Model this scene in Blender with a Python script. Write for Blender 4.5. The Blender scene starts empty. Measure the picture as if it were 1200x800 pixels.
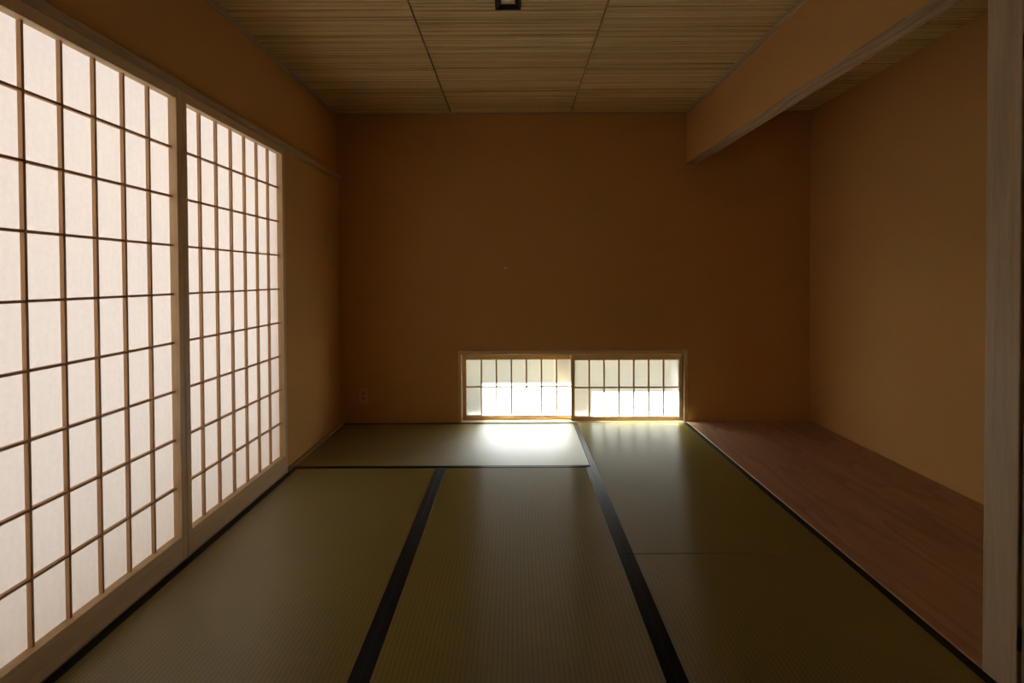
import bpy, bmesh, math, random
from mathutils import Vector, Matrix
random.seed(7)
scene = bpy.context.scene
C = scene.collection

# ---------------------------------------------------------------- camera
F_PX = 567.676
YAW, PITCH, ROLL, EYE = -0.0018, -0.0140, -0.0049, 1.135
cam = bpy.data.cameras.new('camera')
cam.sensor_width = 36.0
cam.lens = 36.0 * F_PX / 1200.0
cam.shift_x = (600.0 - 601.98) / 1200.0
cam.shift_y = -(400.0 - 333.163) / 1200.0
cam.clip_start = 0.02
camo = bpy.data.objects.new('camera', cam)
C.objects.link(camo)
fw = Vector((math.sin(YAW) * math.cos(PITCH), math.cos(YAW) * math.cos(PITCH), math.sin(PITCH)))
r0 = Vector((math.cos(YAW), -math.sin(YAW), 0))
u0 = r0.cross(fw)
rr = r0 * math.cos(ROLL) + u0 * math.sin(ROLL)
uu = -r0 * math.sin(ROLL) + u0 * math.cos(ROLL)
camo.matrix_world = Matrix(((rr.x, uu.x, -fw.x, 0), (rr.y, uu.y, -fw.y, 0), (rr.z, uu.z, -fw.z, EYE), (0, 0, 0, 1)))
scene.camera = camo

# ---------------------------------------------------------------- sky, sun, exposure
SKY = 1.08
SUN = 182.0
EXPOSURE = 0.10
world = bpy.data.worlds.new('sky')
scene.world = world
world.use_nodes = True
wt = world.node_tree
wt.nodes.clear()
wo = wt.nodes.new('ShaderNodeOutputWorld')
bg = wt.nodes.new('ShaderNodeBackground')
tc = wt.nodes.new('ShaderNodeTexCoord')
sx = wt.nodes.new('ShaderNodeSeparateXYZ')
cr = wt.nodes.new('ShaderNodeValToRGB')
cr.color_ramp.elements[0].position = 0.0
cr.color_ramp.elements[0].color = (0.86, 0.93, 1.0, 1)
cr.color_ramp.elements[1].position = 1.0
cr.color_ramp.elements[1].color = (0.60, 0.76, 1.0, 1)
wt.links.new(tc.outputs['Generated'], sx.inputs[0])
wt.links.new(sx.outputs['Z'], cr.inputs[0])
wt.links.new(cr.outputs[0], bg.inputs[0])
bg.inputs[1].default_value = SKY
wt.links.new(bg.outputs[0], wo.inputs[0])

sun = bpy.data.lights.new('sun', 'SUN')
sun.energy = SUN
sun.angle = math.radians(0.53)
sun.color = (1.0, 0.97, 0.92)
suno = bpy.data.objects.new('sun', sun)
C.objects.link(suno)
suno.location = (-6, 10, 9)
suno.rotation_euler = Vector((0.92, -1.0, -1.54)).to_track_quat('-Z', 'Y').to_euler()

scene.view_settings.view_transform = 'Standard'
scene.view_settings.look = 'None'
scene.view_settings.gamma = 1.0
scene.view_settings.use_curve_mapping = False
scene.view_settings.exposure = EXPOSURE
try:
    scene.cycles.max_bounces = 14
    scene.cycles.diffuse_bounces = 8
    scene.cycles.glossy_bounces = 4
    scene.cycles.transmission_bounces = 8
    scene.cycles.sample_clamp_indirect = 30.0
except Exception:
    pass


# ---------------------------------------------------------------- materials
def new_mat(name):
    m = bpy.data.materials.new(name)
    m.use_nodes = True
    t = m.node_tree
    t.nodes.clear()
    out = t.nodes.new('ShaderNodeOutputMaterial')
    return m, t, out


def node(t, kind, **kw):
    n = t.nodes.new(kind)
    for k, v in kw.items():
        setattr(n, k, v)
    return n


def coords(t, scale=(1, 1, 1), kind='Object', rot=(0, 0, 0)):
    a = node(t, 'ShaderNodeTexCoord')
    b = node(t, 'ShaderNodeMapping')
    b.inputs['Scale'].default_value = scale
    b.inputs['Rotation'].default_value = rot
    t.links.new(a.outputs[kind], b.inputs[0])
    return b.outputs[0]


def noise(t, vec, scale, detail=3, rough=0.5, dist=0.0):
    n = node(t, 'ShaderNodeTexNoise')
    n.inputs['Scale'].default_value = scale
    n.inputs['Detail'].default_value = detail
    n.inputs['Roughness'].default_value = rough
    n.inputs['Distortion'].default_value = dist
    t.links.new(vec, n.inputs['Vector'])
    return n.outputs[0]


def ramp(t, fac, stops):
    n = node(t, 'ShaderNodeValToRGB')
    e = n.color_ramp.elements
    while len(e) < len(stops):
        e.new(0.5)
    for i, (p, c) in enumerate(stops):
        e[i].position = p
        e[i].color = (c[0], c[1], c[2], 1)
    t.links.new(fac, n.inputs[0])
    return n.outputs[0]


def bump(t, h, strength, dist=0.001):
    n = node(t, 'ShaderNodeBump')
    n.inputs['Strength'].default_value = strength
    n.inputs['Distance'].default_value = dist
    t.links.new(h, n.inputs['Height'])
    return n.outputs[0]


def math_(t, op, a, b=None, c=None):
    n = node(t, 'ShaderNodeMath', operation=op)
    for i, v in enumerate((a, b, c)):
        if v is None:
            continue
        if isinstance(v, (int, float)):
            n.inputs[i].default_value = v
        else:
            t.links.new(v, n.inputs[i])
    return n.outputs[0]


def principled(t, out, color=None, rough=0.6, normal=None, spec=0.4):
    p = node(t, 'ShaderNodeBsdfPrincipled')
    if color is not None:
        if isinstance(color, tuple):
            p.inputs['Base Color'].default_value = (*color, 1)
        else:
            t.links.new(color, p.inputs['Base Color'])
    p.inputs['Roughness'].default_value = rough
    p.inputs['Specular IOR Level'].default_value = spec
    if normal is not None:
        t.links.new(normal, p.inputs['Normal'])
    t.links.new(p.outputs[0], out.inputs[0])
    return p


def wood(name, dark, light, axis='Z', rough=0.5, grain=60.0, wave=0.0, spec=0.35):
    """straight fine grain along an axis; wave > 0 adds broad cathedral figure"""
    m, t, out = new_mat(name)
    s = {'X': (0.06, 1, 1), 'Y': (1, 0.06, 1), 'Z': (1, 1, 0.06)}[axis]
    v = coords(t, s)
    fine = noise(t, v, grain * 3, 4, 0.6)
    broad = noise(t, v, grain * 0.55, 3, 0.5, 0.4)
    f = math_(t, 'ADD', math_(t, 'MULTIPLY', fine, 0.45), math_(t, 'MULTIPLY', broad, 0.55))
    if wave > 0:
        v2 = coords(t, {'X': (0.16, 1, 1), 'Y': (1, 0.16, 1), 'Z': (1, 1, 0.16)}[axis])
        big = noise(t, v2, 2.2, 2, 0.5, 0.2)
        rings = math_(t, 'FRACT', math_(t, 'MULTIPLY', big, 16.0))
        rings = math_(t, 'POWER', rings, 4.0)
        f = math_(t, 'SUBTRACT', f, math_(t, 'MULTIPLY', rings, wave))
    col = ramp(t, f, [(0.28, dark), (0.66, light)])
    principled(t, out, col, rough, bump(t, f, 0.25, 0.0006), spec)
    return m


def plaster(name, a, b, grain=420.0):
    m, t, out = new_mat(name)
    v = coords(t)
    n1 = noise(t, v, grain, 4, 0.65)
    n2 = noise(t, v, 1.6, 3, 0.5)
    f = math_(t, 'ADD', math_(t, 'MULTIPLY', n1, 0.45), math_(t, 'MULTIPLY', n2, 0.55))
    col = ramp(t, f, [(0.3, a), (0.7, b)])
    principled(t, out, col, 0.95, bump(t, n1, 0.35, 0.0012), 0.1)
    return m


def plain(name, color, rough=0.6, spec=0.4, metallic=0.0):
    m, t, out = new_mat(name)
    v = coords(t)
    n = noise(t, v, 90, 3)
    c = ramp(t, n, [(0.3, tuple(x * 0.9 for x in color)), (0.7, tuple(min(1, x * 1.08) for x in color))])
    p = principled(t, out, c, rough, None, spec)
    p.inputs['Metallic'].default_value = metallic
    return m


M_WALL = plaster('ochre_plaster', (0.57, 0.325, 0.108), (0.64, 0.370, 0.128))
M_SHOJI = wood('shoji_wood', (0.56, 0.385, 0.20), (0.76, 0.56, 0.32), 'Z', 0.5, 70)
M_BAR_LIT = wood('lattice_wood_paperlit', (0.47, 0.27, 0.12), (0.68, 0.42, 0.21), 'Z', 0.55, 70)  # orange glow of the paper-lit bar sides put into the wood colour
M_BAR_LIT_H = wood('lattice_wood_paperlit_level', (0.47, 0.27, 0.12), (0.68, 0.42, 0.21), 'Y', 0.55, 70)  # same paper-lit orange in the colour, for the level bars
M_SHOJI_H = wood('shoji_wood_level', (0.56, 0.385, 0.20), (0.76, 0.56, 0.32), 'Y', 0.5, 70)
M_SHOJI_X = wood('window_wood_level', (0.56, 0.385, 0.20), (0.76, 0.56, 0.32), 'X', 0.5, 70)
M_TRIM_Y = wood('trim_wood_along', (0.36, 0.25, 0.14), (0.55, 0.41, 0.25), 'Y', 0.55, 70)
M_TRIM_X = wood('trim_wood_across', (0.36, 0.25, 0.14), (0.55, 0.41, 0.25), 'X', 0.55, 70)
M_POST = wood('post_wood', (0.44, 0.33, 0.20), (0.66, 0.52, 0.34), 'Z', 0.45, 45)
M_LINTEL = wood('lintel_wood', (0.34, 0.235, 0.13), (0.60, 0.44, 0.27), 'Y', 0.5, 60, 0.28)
M_ALCOVE = wood('alcove_board_wood', (0.37, 0.212, 0.115), (0.53, 0.325, 0.185), 'Y', 0.46, 16, 0.30, 0.9)
M_DOOR = wood('door_wood', (0.22, 0.16, 0.09), (0.36, 0.27, 0.15), 'Z', 0.55, 40)
M_DARKBOARD = plain('dark_backing', (0.16, 0.095, 0.04), 0.9)
M_EAVE = wood('eave_wood', (0.78, 0.46, 0.12), (0.88, 0.57, 0.19), 'X', 0.7, 30)
M_VERANDA = wood('weathered_veranda_wood', (0.16, 0.16, 0.17), (0.27, 0.27, 0.29), 'Y', 0.8, 30)
M_GROUND = plain('garden_soil', (0.036, 0.042, 0.056), 0.95)
M_SKY_BLOCK = plain('sky_block_grey', (0.20, 0.23, 0.22), 0.95)
M_GARDEN = plain('garden_wall_render', (0.55, 0.52, 0.46), 0.95)
M_BLACK = plain('black_metal', (0.008, 0.008, 0.009), 0.35)
M_BRONZE = plain('bronze_metal', (0.07, 0.062, 0.052), 0.5)
M_LENS = plain('lamp_lens', (0.75, 0.72, 0.66), 0.25)
M_PLATE = plain('outlet_plastic', (0.66, 0.42, 0.20), 0.45)
M_SOCKET = plain('outlet_socket_plastic', (0.42, 0.26, 0.12), 0.5)
M_PIN = plain('pale_pin_head', (0.92, 0.88, 0.80), 0.4)


def paper_mat(name, forward, ca, cb):
    m, t, out = new_mat(name)
    v = coords(t)
    n = noise(t, v, 55, 4, 0.6)
    c = ramp(t, n, [(0.3, ca), (0.7, cb)])
    tr = node(t, 'ShaderNodeBsdfTranslucent')
    df = node(t, 'ShaderNodeBsdfDiffuse')
    mx = node(t, 'ShaderNodeMixShader')
    t.links.new(c, tr.inputs[0])
    t.links.new(c, df.inputs[0])
    mx.inputs[0].default_value = 0.40
    t.links.new(tr.outputs[0], mx.inputs[1])
    t.links.new(df.outputs[0], mx.inputs[2])
    if forward <= 0:
        t.links.new(mx.outputs[0], out.inputs[0])
        return m
    # part of the light keeps its heading through the fibres (forward scattering)
    rf = node(t, 'ShaderNodeBsdfRefraction')
    rf.inputs['IOR'].default_value = 1.25
    rf.inputs['Roughness'].default_value = 0.95
    t.links.new(c, rf.inputs[0])
    m2 = node(t, 'ShaderNodeMixShader')
    m2.inputs[0].default_value = forward
    t.links.new(mx.outputs[0], m2.inputs[1])
    t.links.new(rf.outputs[0], m2.inputs[2])
    t.links.new(m2.outputs[0], out.inputs[0])
    return m


M_PAPER = paper_mat('shoji_paper', 0.0, (0.84, 0.765, 0.67), (0.89, 0.815, 0.72))
M_PAPER_THIN = paper_mat('thin_window_paper', 0.5, (0.70, 0.795, 0.83), (0.75, 0.845, 0.88))


def tatami_mat(name='tatami_rush'):
    """local x = across the mat (direction of the rushes), local y = along it"""
    m, t, out = new_mat(name)
    tc_ = node(t, 'ShaderNodeTexCoord')
    sp = node(t, 'ShaderNodeSeparateXYZ')
    t.links.new(tc_.outputs['Object'], sp.inputs[0])
    x, y = sp.outputs['X'], sp.outputs['Y']
    # ridges between warp cords every 15 mm
    px = math_(t, 'MULTIPLY', x, math.pi / 0.0150)
    ridge = math_(t, 'POWER', math_(t, 'ABSOLUTE', math_(t, 'SINE', px)), 0.45)
    row = math_(t, 'FLOOR', math_(t, 'DIVIDE', x, 0.0150))
    # single rushes, shifted by half a step from row to row
    py = math_(t, 'ADD', math_(t, 'MULTIPLY', y, math.pi / 0.0042), math_(t, 'MULTIPLY', row, math.pi / 2))
    rush = math_(t, 'POWER', math_(t, 'ABSOLUTE', math_(t, 'SINE', py)), 0.6)
    n_f = noise(t, coords(t, (1, 26, 1)), 14, 3, 0.6)
    n_b = noise(t, coords(t), 2.4, 3, 0.5)
    f = math_(t, 'ADD', math_(t, 'MULTIPLY', n_f, 0.6), math_(t, 'MULTIPLY', n_b, 0.4))
    col = ramp(t, f, [(0.3, (0.228, 0.184, 0.048)), (0.7, (0.298, 0.248, 0.070))])
    dark = node(t, 'ShaderNodeMix', data_type='RGBA', blend_type='MULTIPLY')
    t.links.new(col, dark.inputs[6])
    dark.inputs[7].default_value = (0.68, 0.66, 0.58, 1)
    groove = math_(t, 'SUBTRACT', 1.0, ridge)
    t.links.new(math_(t, 'MULTIPLY', groove, 1.3), dark.inputs[0])
    h = math_(t, 'ADD', math_(t, 'MULTIPLY', ridge, 1.0), math_(t, 'MULTIPLY', rush, 0.35))
    nrm = bump(t, h, 0.28, 0.0006)
    p = principled(t, out, dark.outputs[2], 0.41, nrm, 0.72)
    p.inputs['IOR'].default_value = 1.5
    p.inputs['Anisotropic'].default_value = 0.86
    # glossier along each rush than across it
    tv = node(t, 'ShaderNodeVectorTransform', vector_type='VECTOR', convert_from='OBJECT', convert_to='WORLD')
    tv.inputs[0].default_value = (0, 1, 0)
    t.links.new(tv.outputs[0], p.inputs['Tangent'])
    return m


def border_mat():
    m, t, out = new_mat('navy_border_cloth')
    v = coords(t)
    n = noise(t, v, 900, 2, 0.5)
    c = ramp(t, n, [(0.3, (0.004, 0.005, 0.007)), (0.7, (0.008, 0.010, 0.013))])
    p = principled(t, out, c, 0.36, None, 0.20)
    p.inputs['Specular Tint'].default_value = (0.80, 0.92, 1.0, 1)
    p.inputs['Anisotropic'].default_value = 0.75
    tv = node(t, 'ShaderNodeVectorTransform', vector_type='VECTOR', convert_from='OBJECT', convert_to='WORLD')
    tv.inputs[0].default_value = (1, 0, 0)
    t.links.new(tv.outputs[0], p.inputs['Tangent'])
    return m


def reed_mat():
    m, t, out = new_mat('ceiling_reed')
    geo = node(t, 'ShaderNodeNewGeometry')
    v = coords(t, (0.9, 40, 40))
    n = noise(t, v, 5, 3, 0.55)
    n2 = noise(t, coords(t, (0.5, 9, 9)), 3, 2, 0.5)
    f = math_(t, 'ADD', math_(t, 'MULTIPLY', geo.outputs['Random Per Island'], 0.42),
              math_(t, 'ADD', math_(t, 'MULTIPLY', n, 0.38), math_(t, 'MULTIPLY', n2, 0.2)))
    col = ramp(t, f, [(0.22, (0.32, 0.19, 0.065)), (0.42, (0.66, 0.48, 0.20)), (0.75, (0.82, 0.66, 0.34))])
    principled(t, out, col, 0.5, None, 0.4)
    return m


M_TATAMI = tatami_mat()
M_BORDER = border_mat()
M_REED = reed_mat()


# ---------------------------------------------------------------- mesh helpers
def bx(bm, x0, x1, y0, y1, z0, z1, bev=0.0):
    m = Matrix.Translation(((x0 + x1) / 2, (y0 + y1) / 2, (z0 + z1) / 2)) @ Matrix.Diagonal((x1 - x0, y1 - y0, z1 - z0, 1))
    g = bmesh.ops.create_cube(bm, size=1.0, matrix=m)
    if bev > 0:
        edges = set()
        for v in g['verts']:
            edges.update(v.link_edges)
        bmesh.ops.bevel(bm, geom=list(edges), offset=bev, segments=1, affect='EDGES')


def obj(name, bm, mat, parent=None, kind=None, smooth=False):
    me = bpy.data.meshes.new(name)
    bm.normal_update()
    bm.to_mesh(me)
    bm.free()
    if smooth:
        for p in me.polygons:
            p.use_smooth = True
    me.materials.append(mat)
    o = bpy.data.objects.new(name, me)
    C.objects.link(o)
    if parent:
        o.parent = parent
    if kind:
        o['kind'] = kind
    return o


def box(name, x0, x1, y0, y1, z0, z1, mat, parent=None, kind=None, bev=0.0):
    bm = bmesh.new()
    bx(bm, x0, x1, y0, y1, z0, z1, bev)
    return obj(name, bm, mat, parent, kind)


def boxes(name, lst, mat, parent=None, kind=None, bev=0.0):
    bm = bmesh.new()
    for b in lst:
        bx(bm, *b, bev)
    return obj(name, bm, mat, parent, kind)


def struct(name, lst, mat, bev=0.0):
    return boxes(name, lst, mat, None, 'structure', bev)


def thing(name, label, cat, loc=(0, 0, 0), rotz=0.0, group=None):
    o = bpy.data.objects.new(name, None)
    o.empty_display_size = 0.1
    C.objects.link(o)
    o.location = loc
    o.rotation_euler = (0, 0, rotz)
    o['label'] = label
    o['category'] = cat
    if group:
        o['group'] = group
    return o


def share(name, mesh, parent, loc, scale=(1, 1, 1)):
    o = bpy.data.objects.new(name, mesh)
    C.objects.link(o)
    o.parent = parent
    o.location = loc
    o.scale = scale
    return o


# ---------------------------------------------------------------- room dimensions
YB = 3.788            # back wall
YF = 0.17             # front wall (the camera stands in its doorway)
XU, XL = -1.386, -1.372   # left wall above / below the head rail
XR = 2.308            # alcove side wall
XA = 1.343            # room face of alcove wall, post, closet door
ZC = 2.417
YO = 4.02             # outer face of back wall
XO = -1.53            # outer face of left wall
OP0, OP1, OPT = 1.075, 2.845, 1.925     # opening for the screens in the left wall
WX0, WX1, WZ1 = -0.420, 1.322, 0.531    # low window opening

# ---------------------------------------------------------------- shell
struct('floor', [(XO, 2.45, YF - 0.1, YO, -0.30, -0.055),
                 (XO, -1.3415, OP0, OP1, -0.055, -0.0004),
                 (XL - 0.05, -1.3475, YF, OP0, -0.055, -0.016),
                 (-1.3415, -1.3365, YF, YB, -0.055, -0.012),
                 ], M_TRIM_Y)
struct('floor_hall', [(-1.6, 2.45, -1.5, YF - 0.1, -0.30, 0.0)], M_ALCOVE)
struct('wall_back', [(XO, WX0, YB, YO, -0.06, ZC + 0.1),
                     (WX1, 2.45, YB, YO, -0.06, ZC + 0.1),
                     (WX0, WX1, YB, YO, WZ1, ZC + 0.1),
                     (WX0, WX1, YB, YO, -0.06, -0.006)], M_WALL)
struct('wall_left', [(XO, XU, YF, YB, OPT, ZC + 0.1),
                     (XO, XL, YF, OP0, -0.06, OPT),
                     (XO, XL, OP1, YB, -0.06, OPT)], M_WALL)
struct('wall_right', [(XR, 2.45, 1.30, YB, -0.06, ZC + 0.1)], M_WALL)
struct('wall_alcove_side', [(XA + 0.09, XR, 1.30, 1.372, -0.06, ZC + 0.1)], M_WALL)
struct('wall_alcove_upper', [(XA, XA + 0.103, 1.385, YB, 2.0215, ZC)], M_WALL)
struct('wall_right_near', [(XA, XA + 0.1, YF, 0.35, -0.06, ZC),
                           (XA, XA + 0.1, 0.35, 1.286, 1.95, ZC),
                           (XA + 0.05, XA + 0.1, 0.35, 1.286, -0.06, 1.95)], M_WALL)
DX0, DX1, DZ = -0.95, 0.95, 1.88
struct('wall_front', [(XO, DX0, YF - 0.1, YF, -0.06, ZC + 0.1),
                      (DX1, 2.45, YF - 0.1, YF, -0.06, ZC + 0.1),
                      (DX0, DX1, YF - 0.1, YF, DZ, ZC + 0.1)], M_WALL)
struct('wall_hall', [(-1.6, -1.5, -1.5, YF - 0.1, 0, ZC), (2.35, 2.45, -1.5, YF - 0.1, 0, ZC),
                     (-1.6, 2.45, -1.6, -1.5, 0, ZC)], M_WALL)
struct('ceiling_hall', [(-1.6, 2.45, -1.6, YF - 0.1, ZC, ZC + 0.1)], M_WALL)

# ---------------------------------------------------------------- ceiling of reeds
ceil = struct('ceiling', [(XO, 2.45, YF - 0.1, YO, ZC + 0.013, ZC + 0.1)], M_DARKBOARD)


def reeds(name, x0, x1, y0, y1, pitch=0.0056):
    bm = bmesh.new()
    y = y0 + pitch * 0.5
    k = 0
    while y < y1 - pitch * 0.4:
        r = random.uniform(0.0030, 0.0046)
        sag = random.uniform(-0.0018, 0.0012)
        dy0, dy1 = random.uniform(-0.0028, 0.0028), random.uniform(-0.0028, 0.0028)
        t0 = random.uniform(0.72, 1.1)
        t1 = 1.85 - t0
        n = 5
        rings = []
        for s in (0.0, 0.5, 1.0):
            xx = x0 + (x1 - x0) * s
            yy = y + dy0 + (dy1 - dy0) * s + random.uniform(-0.0008, 0.0008)
            rad = r * (t0 + (t1 - t0) * s)
            zz = ZC + 0.004 + sag + random.uniform(-0.0006, 0.0006)
            rings.append([bm.verts.new((xx, yy + rad * math.cos(2 * math.pi * q / n + 0.3), zz + rad * math.sin(2 * math.pi * q / n + 0.3))) for q in range(n)])
        for a in range(2):
            for q in range(n):
                bm.faces.new((rings[a][q], rings[a][(q + 1) % n], rings[a + 1][(q + 1) % n], rings[a + 1][q]))
        bm.faces.new(rings[0][::-1])
        bm.faces.new(rings[2])
        y += pitch * random.uniform(0.78, 1.28)
        k += 1
    bmesh.ops.recalc_face_normals(bm, faces=bm.faces)
    o = obj(name, bm, M_REED, ceil, 'stuff')
    return o


SEAM = [(-0.4955, -0.4790), (0.4500, 0.4370)]
reeds('reed_panel', XU + 0.004, -0.4945, YF, YB - 0.003)
reeds('reed_panel', -0.4830, 0.4395, YF, YB - 0.003)
reeds('reed_panel', 0.4500, XA - 0.004, YF, YB - 0.003)
reeds('reed_panel', XA + 0.107, XR - 0.003, 1.375, YB - 0.003)


def rod(name, pts, r, mat, parent=None, n=8, smooth=True):
    bm = bmesh.new()
    rings = []
    for i, p in enumerate(pts):
        p = Vector(p)
        d = (Vector(pts[min(i + 1, len(pts) - 1)]) - Vector(pts[max(i - 1, 0)])).normalized()
        a = d.orthogonal().normalized()
        b = d.cross(a)
        rad = r[i] if isinstance(r, (list, tuple)) else r
        rings.append([bm.verts.new(p + a * rad * math.cos(2 * math.pi * q / n) + b * rad * math.sin(2 * math.pi * q / n)) for q in range(n)])
    for i in range(len(rings) - 1):
        for q in range(n):
            bm.faces.new((rings[i][q], rings[i][(q + 1) % n], rings[i + 1][(q + 1) % n], rings[i + 1][q]))
    bm.faces.new(rings[0][::-1])
    bm.faces.new(rings[-1])
    bmesh.ops.recalc_face_normals(bm, faces=bm.faces)
    return obj(name, bm, mat, parent, None, smooth)


M_CANE = wood('seam_cane', (0.30, 0.17, 0.06), (0.52, 0.34, 0.14), 'Y', 0.4, 60)
rod('seam_cane', [(-0.490 + 0.0006 * random.uniform(-1, 1), YF + (YB - YF) * i / 12, ZC - 0.0003) for i in range(13)], 0.0028, M_CANE, ceil)
rod('seam_cane', [(0.4452 + 0.0008 * random.uniform(-1, 1), YF + (YB - YF) * i / 12, ZC - 0.0016) for i in range(13)], 0.0036, M_CANE, ceil)

# cornice strips
struct('trim_1', [(XU, XU + 0.010, YF, YB, ZC - 0.027, ZC + 0.003)], M_TRIM_Y, 0.0015)
struct('trim_2', [(XU + 0.010, XA - 0.010, YB - 0.010, YB, ZC - 0.013, ZC - 0.001)], M_TRIM_X, 0.0015)
struct('trim_3', [(XA - 0.010, XA, YF, YB, ZC - 0.027, ZC + 0.003)], M_TRIM_Y, 0.0015)
struct('trim_4', [(XA + 0.103, XR, YB - 0.008, YB, ZC - 0.013, ZC - 0.001)], M_TRIM_X, 0.0015)
# head rail along the left wall
struct('trim_5', [(-1.405, -1.345, YF, YB - 0.001, 1.896, 1.936)], M_TRIM_Y, 0.0012)
# strip beside the mats, foot of the left wall
struct('baseboard_left', [(-1.352, -1.3365, OP1 + 0.0, YB - 0.002, -0.03, 0.006),
                          (XL, -1.352, OP1 + 0.0, YB - 0.002, -0.03, 0.000)], M_TRIM_Y, 0.001)
struct('baseboard_left_near', [(XL, -1.3365, YF, OP0, -0.03, 0.004)], M_TRIM_Y, 0.001)
struct('baseboard_back', [(XL, WX0 - 0.03, YB - 0.010, YB + 0.005, -0.03, 0.001)], M_TRIM_X, 0.001)
struct('baseboard_front', [(XL, XA, YF, YF + 0.011, -0.03, 0.001)], M_TRIM_X, 0.001)
# slim corner bead
struct('trim_6', [(-1.352, -1.336, YB - 0.004, YB, 0.0, 1.895)], M_WALL, 0.001)
# jamb before the near screen
struct('trim_8', [(-1.45, -1.3405, 1.055, 1.0885, -0.02, 1.896)], M_SHOJI, 0.001)
# small jamb strip past the screens
struct('trim_7', [(XL - 0.02, -1.352, OP1 - 0.001, OP1 + 0.012, 0.0, 1.896)], M_SHOJI, 0.001)

# ---------------------------------------------------------------- alcove lintel, post, board
lin = box('alcove_lintel', XA + 0.0015, XA + 0.1015, 1.385, YB - 0.001, 2.019, 2.045, M_LINTEL, bev=0.0008)
lin['label'] = 'pale grained wooden lintel along the underside of the plaster wall over the alcove'
lin['category'] = 'lintel'
post = box('alcove_post', XA - 0.002, XA + 0.098, 1.287, 1.383, -0.05, ZC, M_POST, bev=0.002)
post['label'] = 'square pale wooden post at the near corner of the alcove, right edge of view'
post['category'] = 'post'
brd = box('alcove_floor_board', 1.3425, XR - 0.001, 1.384, YB - 0.001, -0.035, 0.0045, M_ALCOVE, bev=0.001)
brd['label'] = 'wide reddish brown wooden floor board of the alcove beside the straw mats'
brd['category'] = 'floor board'

# ---------------------------------------------------------------- closet door on the right
door = box('door_1', XA + 0.003, XA + 0.033, 0.352, 1.2815, 0.006, 1.945, M_DOOR, None, 'structure', 0.001)
for z0, z1 in ((0.130, 0.192), (1.705, 1.772)):
    boxes('hinge', [(XA - 0.001, XA + 0.0045, 1.2795, 1.2872, z0, z1)], M_BLACK, door, None, 0.0006)
box('door_pull', XA - 0.001, XA + 0.004, 0.42, 0.445, 0.85, 0.98, M_BLACK, door)
box('threshold', XA, XA + 0.05, 0.352, 1.286, -0.03, 0.004, M_TRIM_Y, door)


# ---------------------------------------------------------------- straw mats
def mat(x0, x1, y0, y1, along, label, borders=(1, 1)):
    cx, cy = (x0 + x1) / 2, (y0 + y1) / 2
    g = 0.0006
    if along == 'Y':
        w, l, rz = (x1 - x0) / 2 - g, (y1 - y0) / 2 - g, 0.0
    else:
        w, l, rz = (y1 - y0) / 2 - g, (x1 - x0) / 2 - g, -math.pi / 2
    t = thing('tatami_mat', label, 'mat', (cx, cy, 0), rz, 'straw mats covering the floor')
    bm = bmesh.new()
    bx(bm, -w, w, -l, l, -0.0545, 0.0, 0.0022)
    obj('rush_surface', bm, M_TATAMI, t)
    for s in (-1, 1):
        bm = bmesh.new()
        a, b = (w - 0.031) * s, (w + 0.0002) * s
        bx(bm, min(a, b), max(a, b), -l, l, -0.04, 0.0009, 0.0003)
        obj('cloth_border', bm, M_BORDER, t)
    return t


MX0, MXA, MXB, MX1 = -1.335, -0.445, 0.4518, 1.340
mat(MX0, MXB - 0.0005, 2.8815, YB - 0.011, 'X', 'straw mat lying crosswise under the left half of the low window, glaring white')
mat(MX0, MXA, 1.081, 2.880, 'Y', 'straw mat lying along the tall paper screens, leftmost of the two long mats in front')
mat(MXA, MXB, 1.081, 2.880, 'Y', 'straw mat in the middle of the floor, between two slanting dark blue borders')
mat(MXB, MX1, 1.9745, YB - 0.001, 'Y', 'straw mat from the right half of the low window to the cross joint')
mat(MXB, MX1, YF + 0.012, 1.9735, 'Y', 'straw mat nearest the alcove post, at the lower right of the view')
mat(MX0, MXB, YF + 0.012, 1.0795, 'X', 'straw mat lying crosswise just inside the doorway, in front of the viewer\'s feet')


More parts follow.
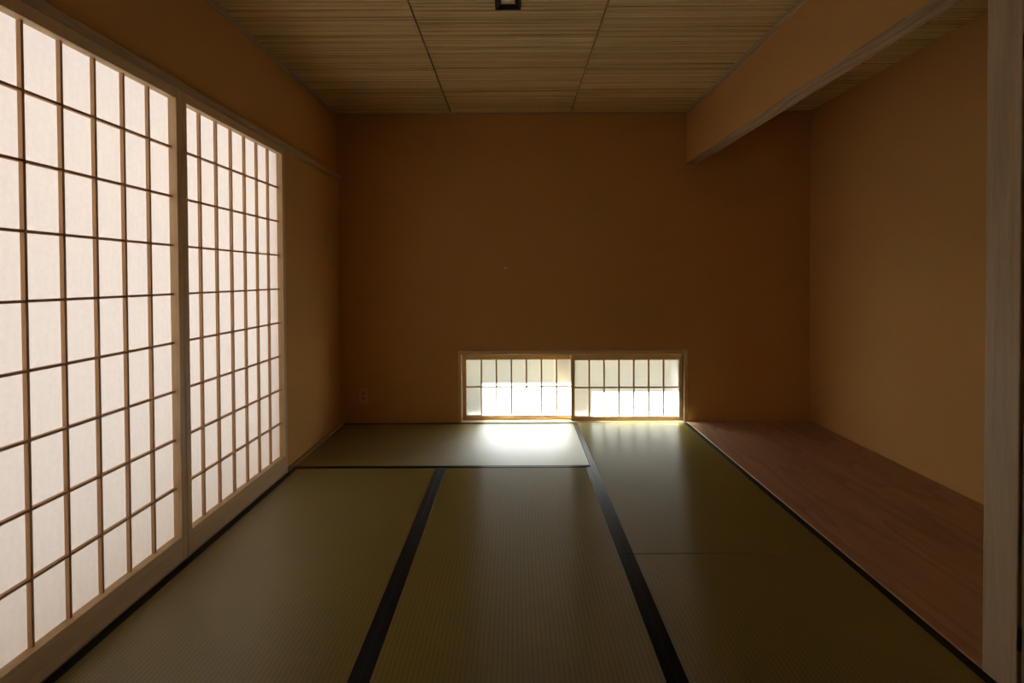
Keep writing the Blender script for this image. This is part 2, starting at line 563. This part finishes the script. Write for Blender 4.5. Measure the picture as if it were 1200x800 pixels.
# ---------------------------------------------------------------- tall paper screens
def screen(tname, y0, cols, label, group):
    """front face at x = 0, panel from y = 0 to y = width (origin: floor, room side)"""
    ST, DEP, KD = 0.028, 0.035, 0.0135
    pitch_y, pitch_z = 0.1165, 0.1954
    width = 2 * ST + cols * pitch_y
    zb, zt, H = 0.100, 1.855, 1.8955
    t = thing(tname, label, 'paper screen', (-1.341, y0, 0), 0, group)
    box('stile', -DEP, 0, 0.0003, ST, 0.0, H, M_SHOJI, t, bev=0.0012)
    box('stile', -DEP, 0, width - ST, width - 0.0003, 0.0, H, M_SHOJI, t, bev=0.0012)
    box('bottom_rail', -DEP, -0.0005, ST, width - ST, 0.0, zb, M_SHOJI_H, t, bev=0.0012)
    box('top_rail', -DEP, -0.0005, ST, width - ST, zt, H, M_SHOJI_H, t, bev=0.0012)
    bmv = bmesh.new()
    bx(bmv, -KD, 0, -0.0042, 0.0042, zb, zt, 0.0005)
    first = obj('lattice_bar', bmv, M_BAR_LIT, t)
    first.location = (-DEP + KD + 0.0006, ST + pitch_y, 0)
    for i in range(2, cols):
        share('lattice_bar', first.data, t, (-DEP + KD + 0.0006, ST + pitch_y * i, 0))
    zs = [1.0755 + pitch_z * k for k in (-4, -3, -2, -1, 0, 1, 2, 3)]
    bmh = bmesh.new()
    bx(bmh, -KD, 0, ST, width - ST, -0.0042, 0.0042, 0.0005)
    fh = obj('lattice_bar', bmh, M_BAR_LIT_H, t)
    fh.location = (-DEP + KD + 0.0010, 0, zs[0])
    for z in zs[1:]:
        share('lattice_bar', fh.data, t, (-DEP + KD + 0.0010, 0, z))
    ze = [zb - 0.004] + zs + [zt + 0.004]
    ye = [ST - 0.004] + [ST + pitch_y * i for i in range(1, cols)] + [width - ST + 0.004]
    meshes = {}
    for j in range(9):
        for i in range(cols):
            dy, dz = ye[i + 1] - ye[i], ze[j + 1] - ze[j]
            key = (round(dy, 4), round(dz, 4))
            if key not in meshes:
                me = bpy.data.meshes.new('paper_pane')
                me.from_pydata([(0, 0, 0), (0, dy, 0), (0, dy, dz), (0, 0, dz)], [], [(0, 1, 2, 3)])
                me.materials.append(M_PAPER)
                meshes[key] = me
            share('paper_pane', meshes[key], t, (-DEP + 0.0003, ye[i], ze[j]))
    return t


GS = 'tall paper screens on the left wall'
screen('shoji_screen', 1.089, 7, 'tall paper screen nearest the viewer, cut by the left edge of the view', GS)
screen('shoji_screen', 1.966, 7, 'tall paper screen whole in view, next to the plain plaster wall strip', GS)

# ---------------------------------------------------------------- low window
win = thing('window_1', '', '', (0, 0, 0))
del win['label'], win['category']
win['kind'] = 'structure'
box('frame_left', WX0 - 0.026, WX0, YB - 0.006, YB + 0.10, 0.0, WZ1 + 0.0, M_SHOJI, win, bev=0.0015)
box('frame_right', WX1, WX1 + 0.030, YB - 0.006, YB + 0.10, 0.0, WZ1 + 0.034, M_SHOJI, win, bev=0.0015)
box('frame_head', WX0 - 0.026, WX1, YB - 0.006, YB + 0.10, WZ1, WZ1 + 0.034, M_SHOJI_X, win, bev=0.0015)
box('sill', WX0 - 0.026, WX1 + 0.030, YB - 0.0095, YB + 0.10, -0.03, 0.0035, M_SHOJI_X, win, bev=0.0015)
# unseen dark lining added in the outer opening to cut warm sun bounce
box('bounce_cut_lining', WX0 - 0.001, WX0 + 0.004, YB + 0.101, YO + 0.006, 0.0, WZ1, M_BRONZE, win)
box('bounce_cut_lining', WX1 - 0.004, WX1 + 0.001, YB + 0.101, YO + 0.006, 0.0, WZ1, M_BRONZE, win)
box('bounce_cut_lining', WX0 - 0.001, WX1 + 0.001, YB + 0.101, YO + 0.006, WZ1 - 0.004, WZ1 + 0.001, M_BRONZE, win)
box('bounce_cut_lining', WX0 - 0.001, WX1 + 0.001, YB + 0.101, YO + 0.020, -0.006, 0.0035, M_BRONZE, win)
# outer mullion at the outside face of the wall
box('outer_mullion', 0.350, 0.437, YO - 0.030, YO, 0.0, WZ1, M_SHOJI, win, bev=0.002)


def low_screen(x0, width, yfront, label):
    ST, DEP, KD = 0.029, 0.024, 0.010
    zb, zt, z0, H = 0.036, 0.482, 0.0045, 0.5295
    cols = 7
    lo, hi = ST, width - ST
    p = (hi - lo) / cols
    t = thing('window_screen', label, 'paper screen', (x0, yfront, 0), 0, 'low paper screens in the far wall')
    box('stile', 0.0005, ST, 0, DEP, z0, H, M_SHOJI, t, bev=0.001)
    box('stile', width - ST, width - 0.0005, 0, DEP, z0, H, M_SHOJI, t, bev=0.001)
    box('bottom_rail', ST, width - ST, 0.0004, DEP, z0, zb, M_SHOJI_X, t, bev=0.001)
    box('top_rail', ST, width - ST, 0.0004, DEP, zt, H, M_SHOJI_X, t, bev=0.001)
    bm = bmesh.new()
    bx(bm, -0.0062, 0.0062, 0, KD, zb, zt, 0.0004)
    fv = obj('lattice_bar', bm, M_SHOJI, t)
    fv.location = (lo + p, DEP - KD - 0.0006, 0)
    for i in range(2, cols):
        share('lattice_bar', fv.data, t, (lo + p * i, DEP - KD - 0.0006, 0))
    bm = bmesh.new()
    bx(bm, lo, hi, DEP - KD - 0.0010, DEP - 0.0010, 0.2565, 0.2685, 0.0004)
    obj('lattice_bar', bm, M_SHOJI_X, t)
    ze = [zb - 0.004, 0.2625, zt + 0.004]
    xe = [lo - 0.004] + [lo + p * i for i in range(1, cols)] + [hi + 0.004]
    for j in range(2):
        for i in range(cols):
            me = bpy.data.meshes.new('paper_pane')
            me.from_pydata([(0, 0, 0), (xe[i + 1] - xe[i], 0, 0), (xe[i + 1] - xe[i], 0, ze[j + 1] - ze[j]), (0, 0, ze[j + 1] - ze[j])], [], [(0, 1, 2, 3)])
            me.materials.append(M_PAPER_THIN)
            share('paper_pane', me, t, (xe[i], DEP - 0.0003, ze[j]))
    return t


low_screen(WX0 + 0.002, 0.899, YB + 0.060, 'low paper screen in the left half of the far window, set further back and brighter')
low_screen(0.441, 0.880, YB + 0.018, 'low paper screen in the right half of the far window, standing in front')

# ---------------------------------------------------------------- small fittings
# square downlight
dl = thing('downlight', 'small square black ceiling downlight with a pale round lens', 'ceiling light', (-0.024, 2.254, ZC - 0.015))
bm = bmesh.new()
o_, i_ = 0.0605, 0.050
for a in ((-o_, o_, -o_, -i_), (-o_, o_, i_, o_), (-o_, -i_, -i_, i_), (i_, o_, -i_, i_)):
    bx(bm, *a, 0.0, 0.022, 0.0008)
obj('housing', bm, M_BLACK, dl)
bm = bmesh.new()
vs = [bm.verts.new(v) for v in ((-i_, -i_, 0.004), (i_, -i_, 0.004), (i_, i_, 0.004), (-i_, i_, 0.004),
                                (-0.026, -0.026, 0.020), (0.026, -0.026, 0.020), (0.026, 0.026, 0.020), (-0.026, 0.026, 0.020))]
for q in range(4):
    bm.faces.new((vs[q], vs[(q + 1) % 4], vs[4 + (q + 1) % 4], vs[4 + q]))
bm.faces.new(vs[4:])
obj('reflector', bm, M_BLACK, dl)
bm = bmesh.new()
bmesh.ops.create_uvsphere(bm, u_segments=20, v_segments=10, radius=0.023, matrix=Matrix.Translation((0, 0.002, 0.022)) @ Matrix.Diagonal((1, 1, 0.45, 1)))
obj('lens', bm, M_LENS, dl, smooth=True)

# outlet on the far wall
ol = thing('wall_outlet', 'small brownish outlet plate low on the far wall near the left corner', 'outlet', (-1.188, YB, 0.211))
box('plate', -0.035, 0.035, -0.007, 0, -0.060, 0.060, M_PLATE, ol, bev=0.002)
for z in (-0.018, 0.022):
    box('socket', -0.017, 0.013, -0.0085, -0.006, z - 0.011, z + 0.011, M_SOCKET, ol, bev=0.0008)
# small pin in the far wall
pin = rod('wall_pin', [(-0.0681, YB, 1.209), (-0.0681, YB - 0.006, 1.209), (-0.0681, YB - 0.010, 1.209), (-0.0681, YB - 0.012, 1.209)], [0.003, 0.0035, 0.0075, 0.005], M_PIN, None, 12)
pin['label'] = 'tiny pale pin head stuck in the middle of the far plaster wall'
pin['category'] = 'pin'

# ---------------------------------------------------------------- outside: eave, veranda, ground
struct('ground', [(-30, 30, -12, 30, -0.62, -0.50)], M_GROUND)
struct('eave', [(-4.05, XO, -1.5, 4.9, 2.28, 2.34)], M_EAVE)  # unseen eave, depth and orange tone set for the light on the screens
struct('roof', [(-1.75, 2.65, -1.8, YO + 0.12, ZC + 0.14, ZC + 0.25)], M_DARKBOARD)
struct('veranda', [(-2.45, XO, -1.0, 4.02, -0.12, -0.06)], M_VERANDA)
struct('veranda_footing', [(XO, 2.45, -1.6, YO, -0.50, -0.30), (-2.40, -2.30, -1.0, 4.0, -0.50, -0.12)], M_GARDEN)
struct('sky_block_wall', [(-7, 9, 6.3, 6.5, -0.5, 1.1)], M_SKY_BLOCK)  # unseen wall added to block low sky and dim the window paper
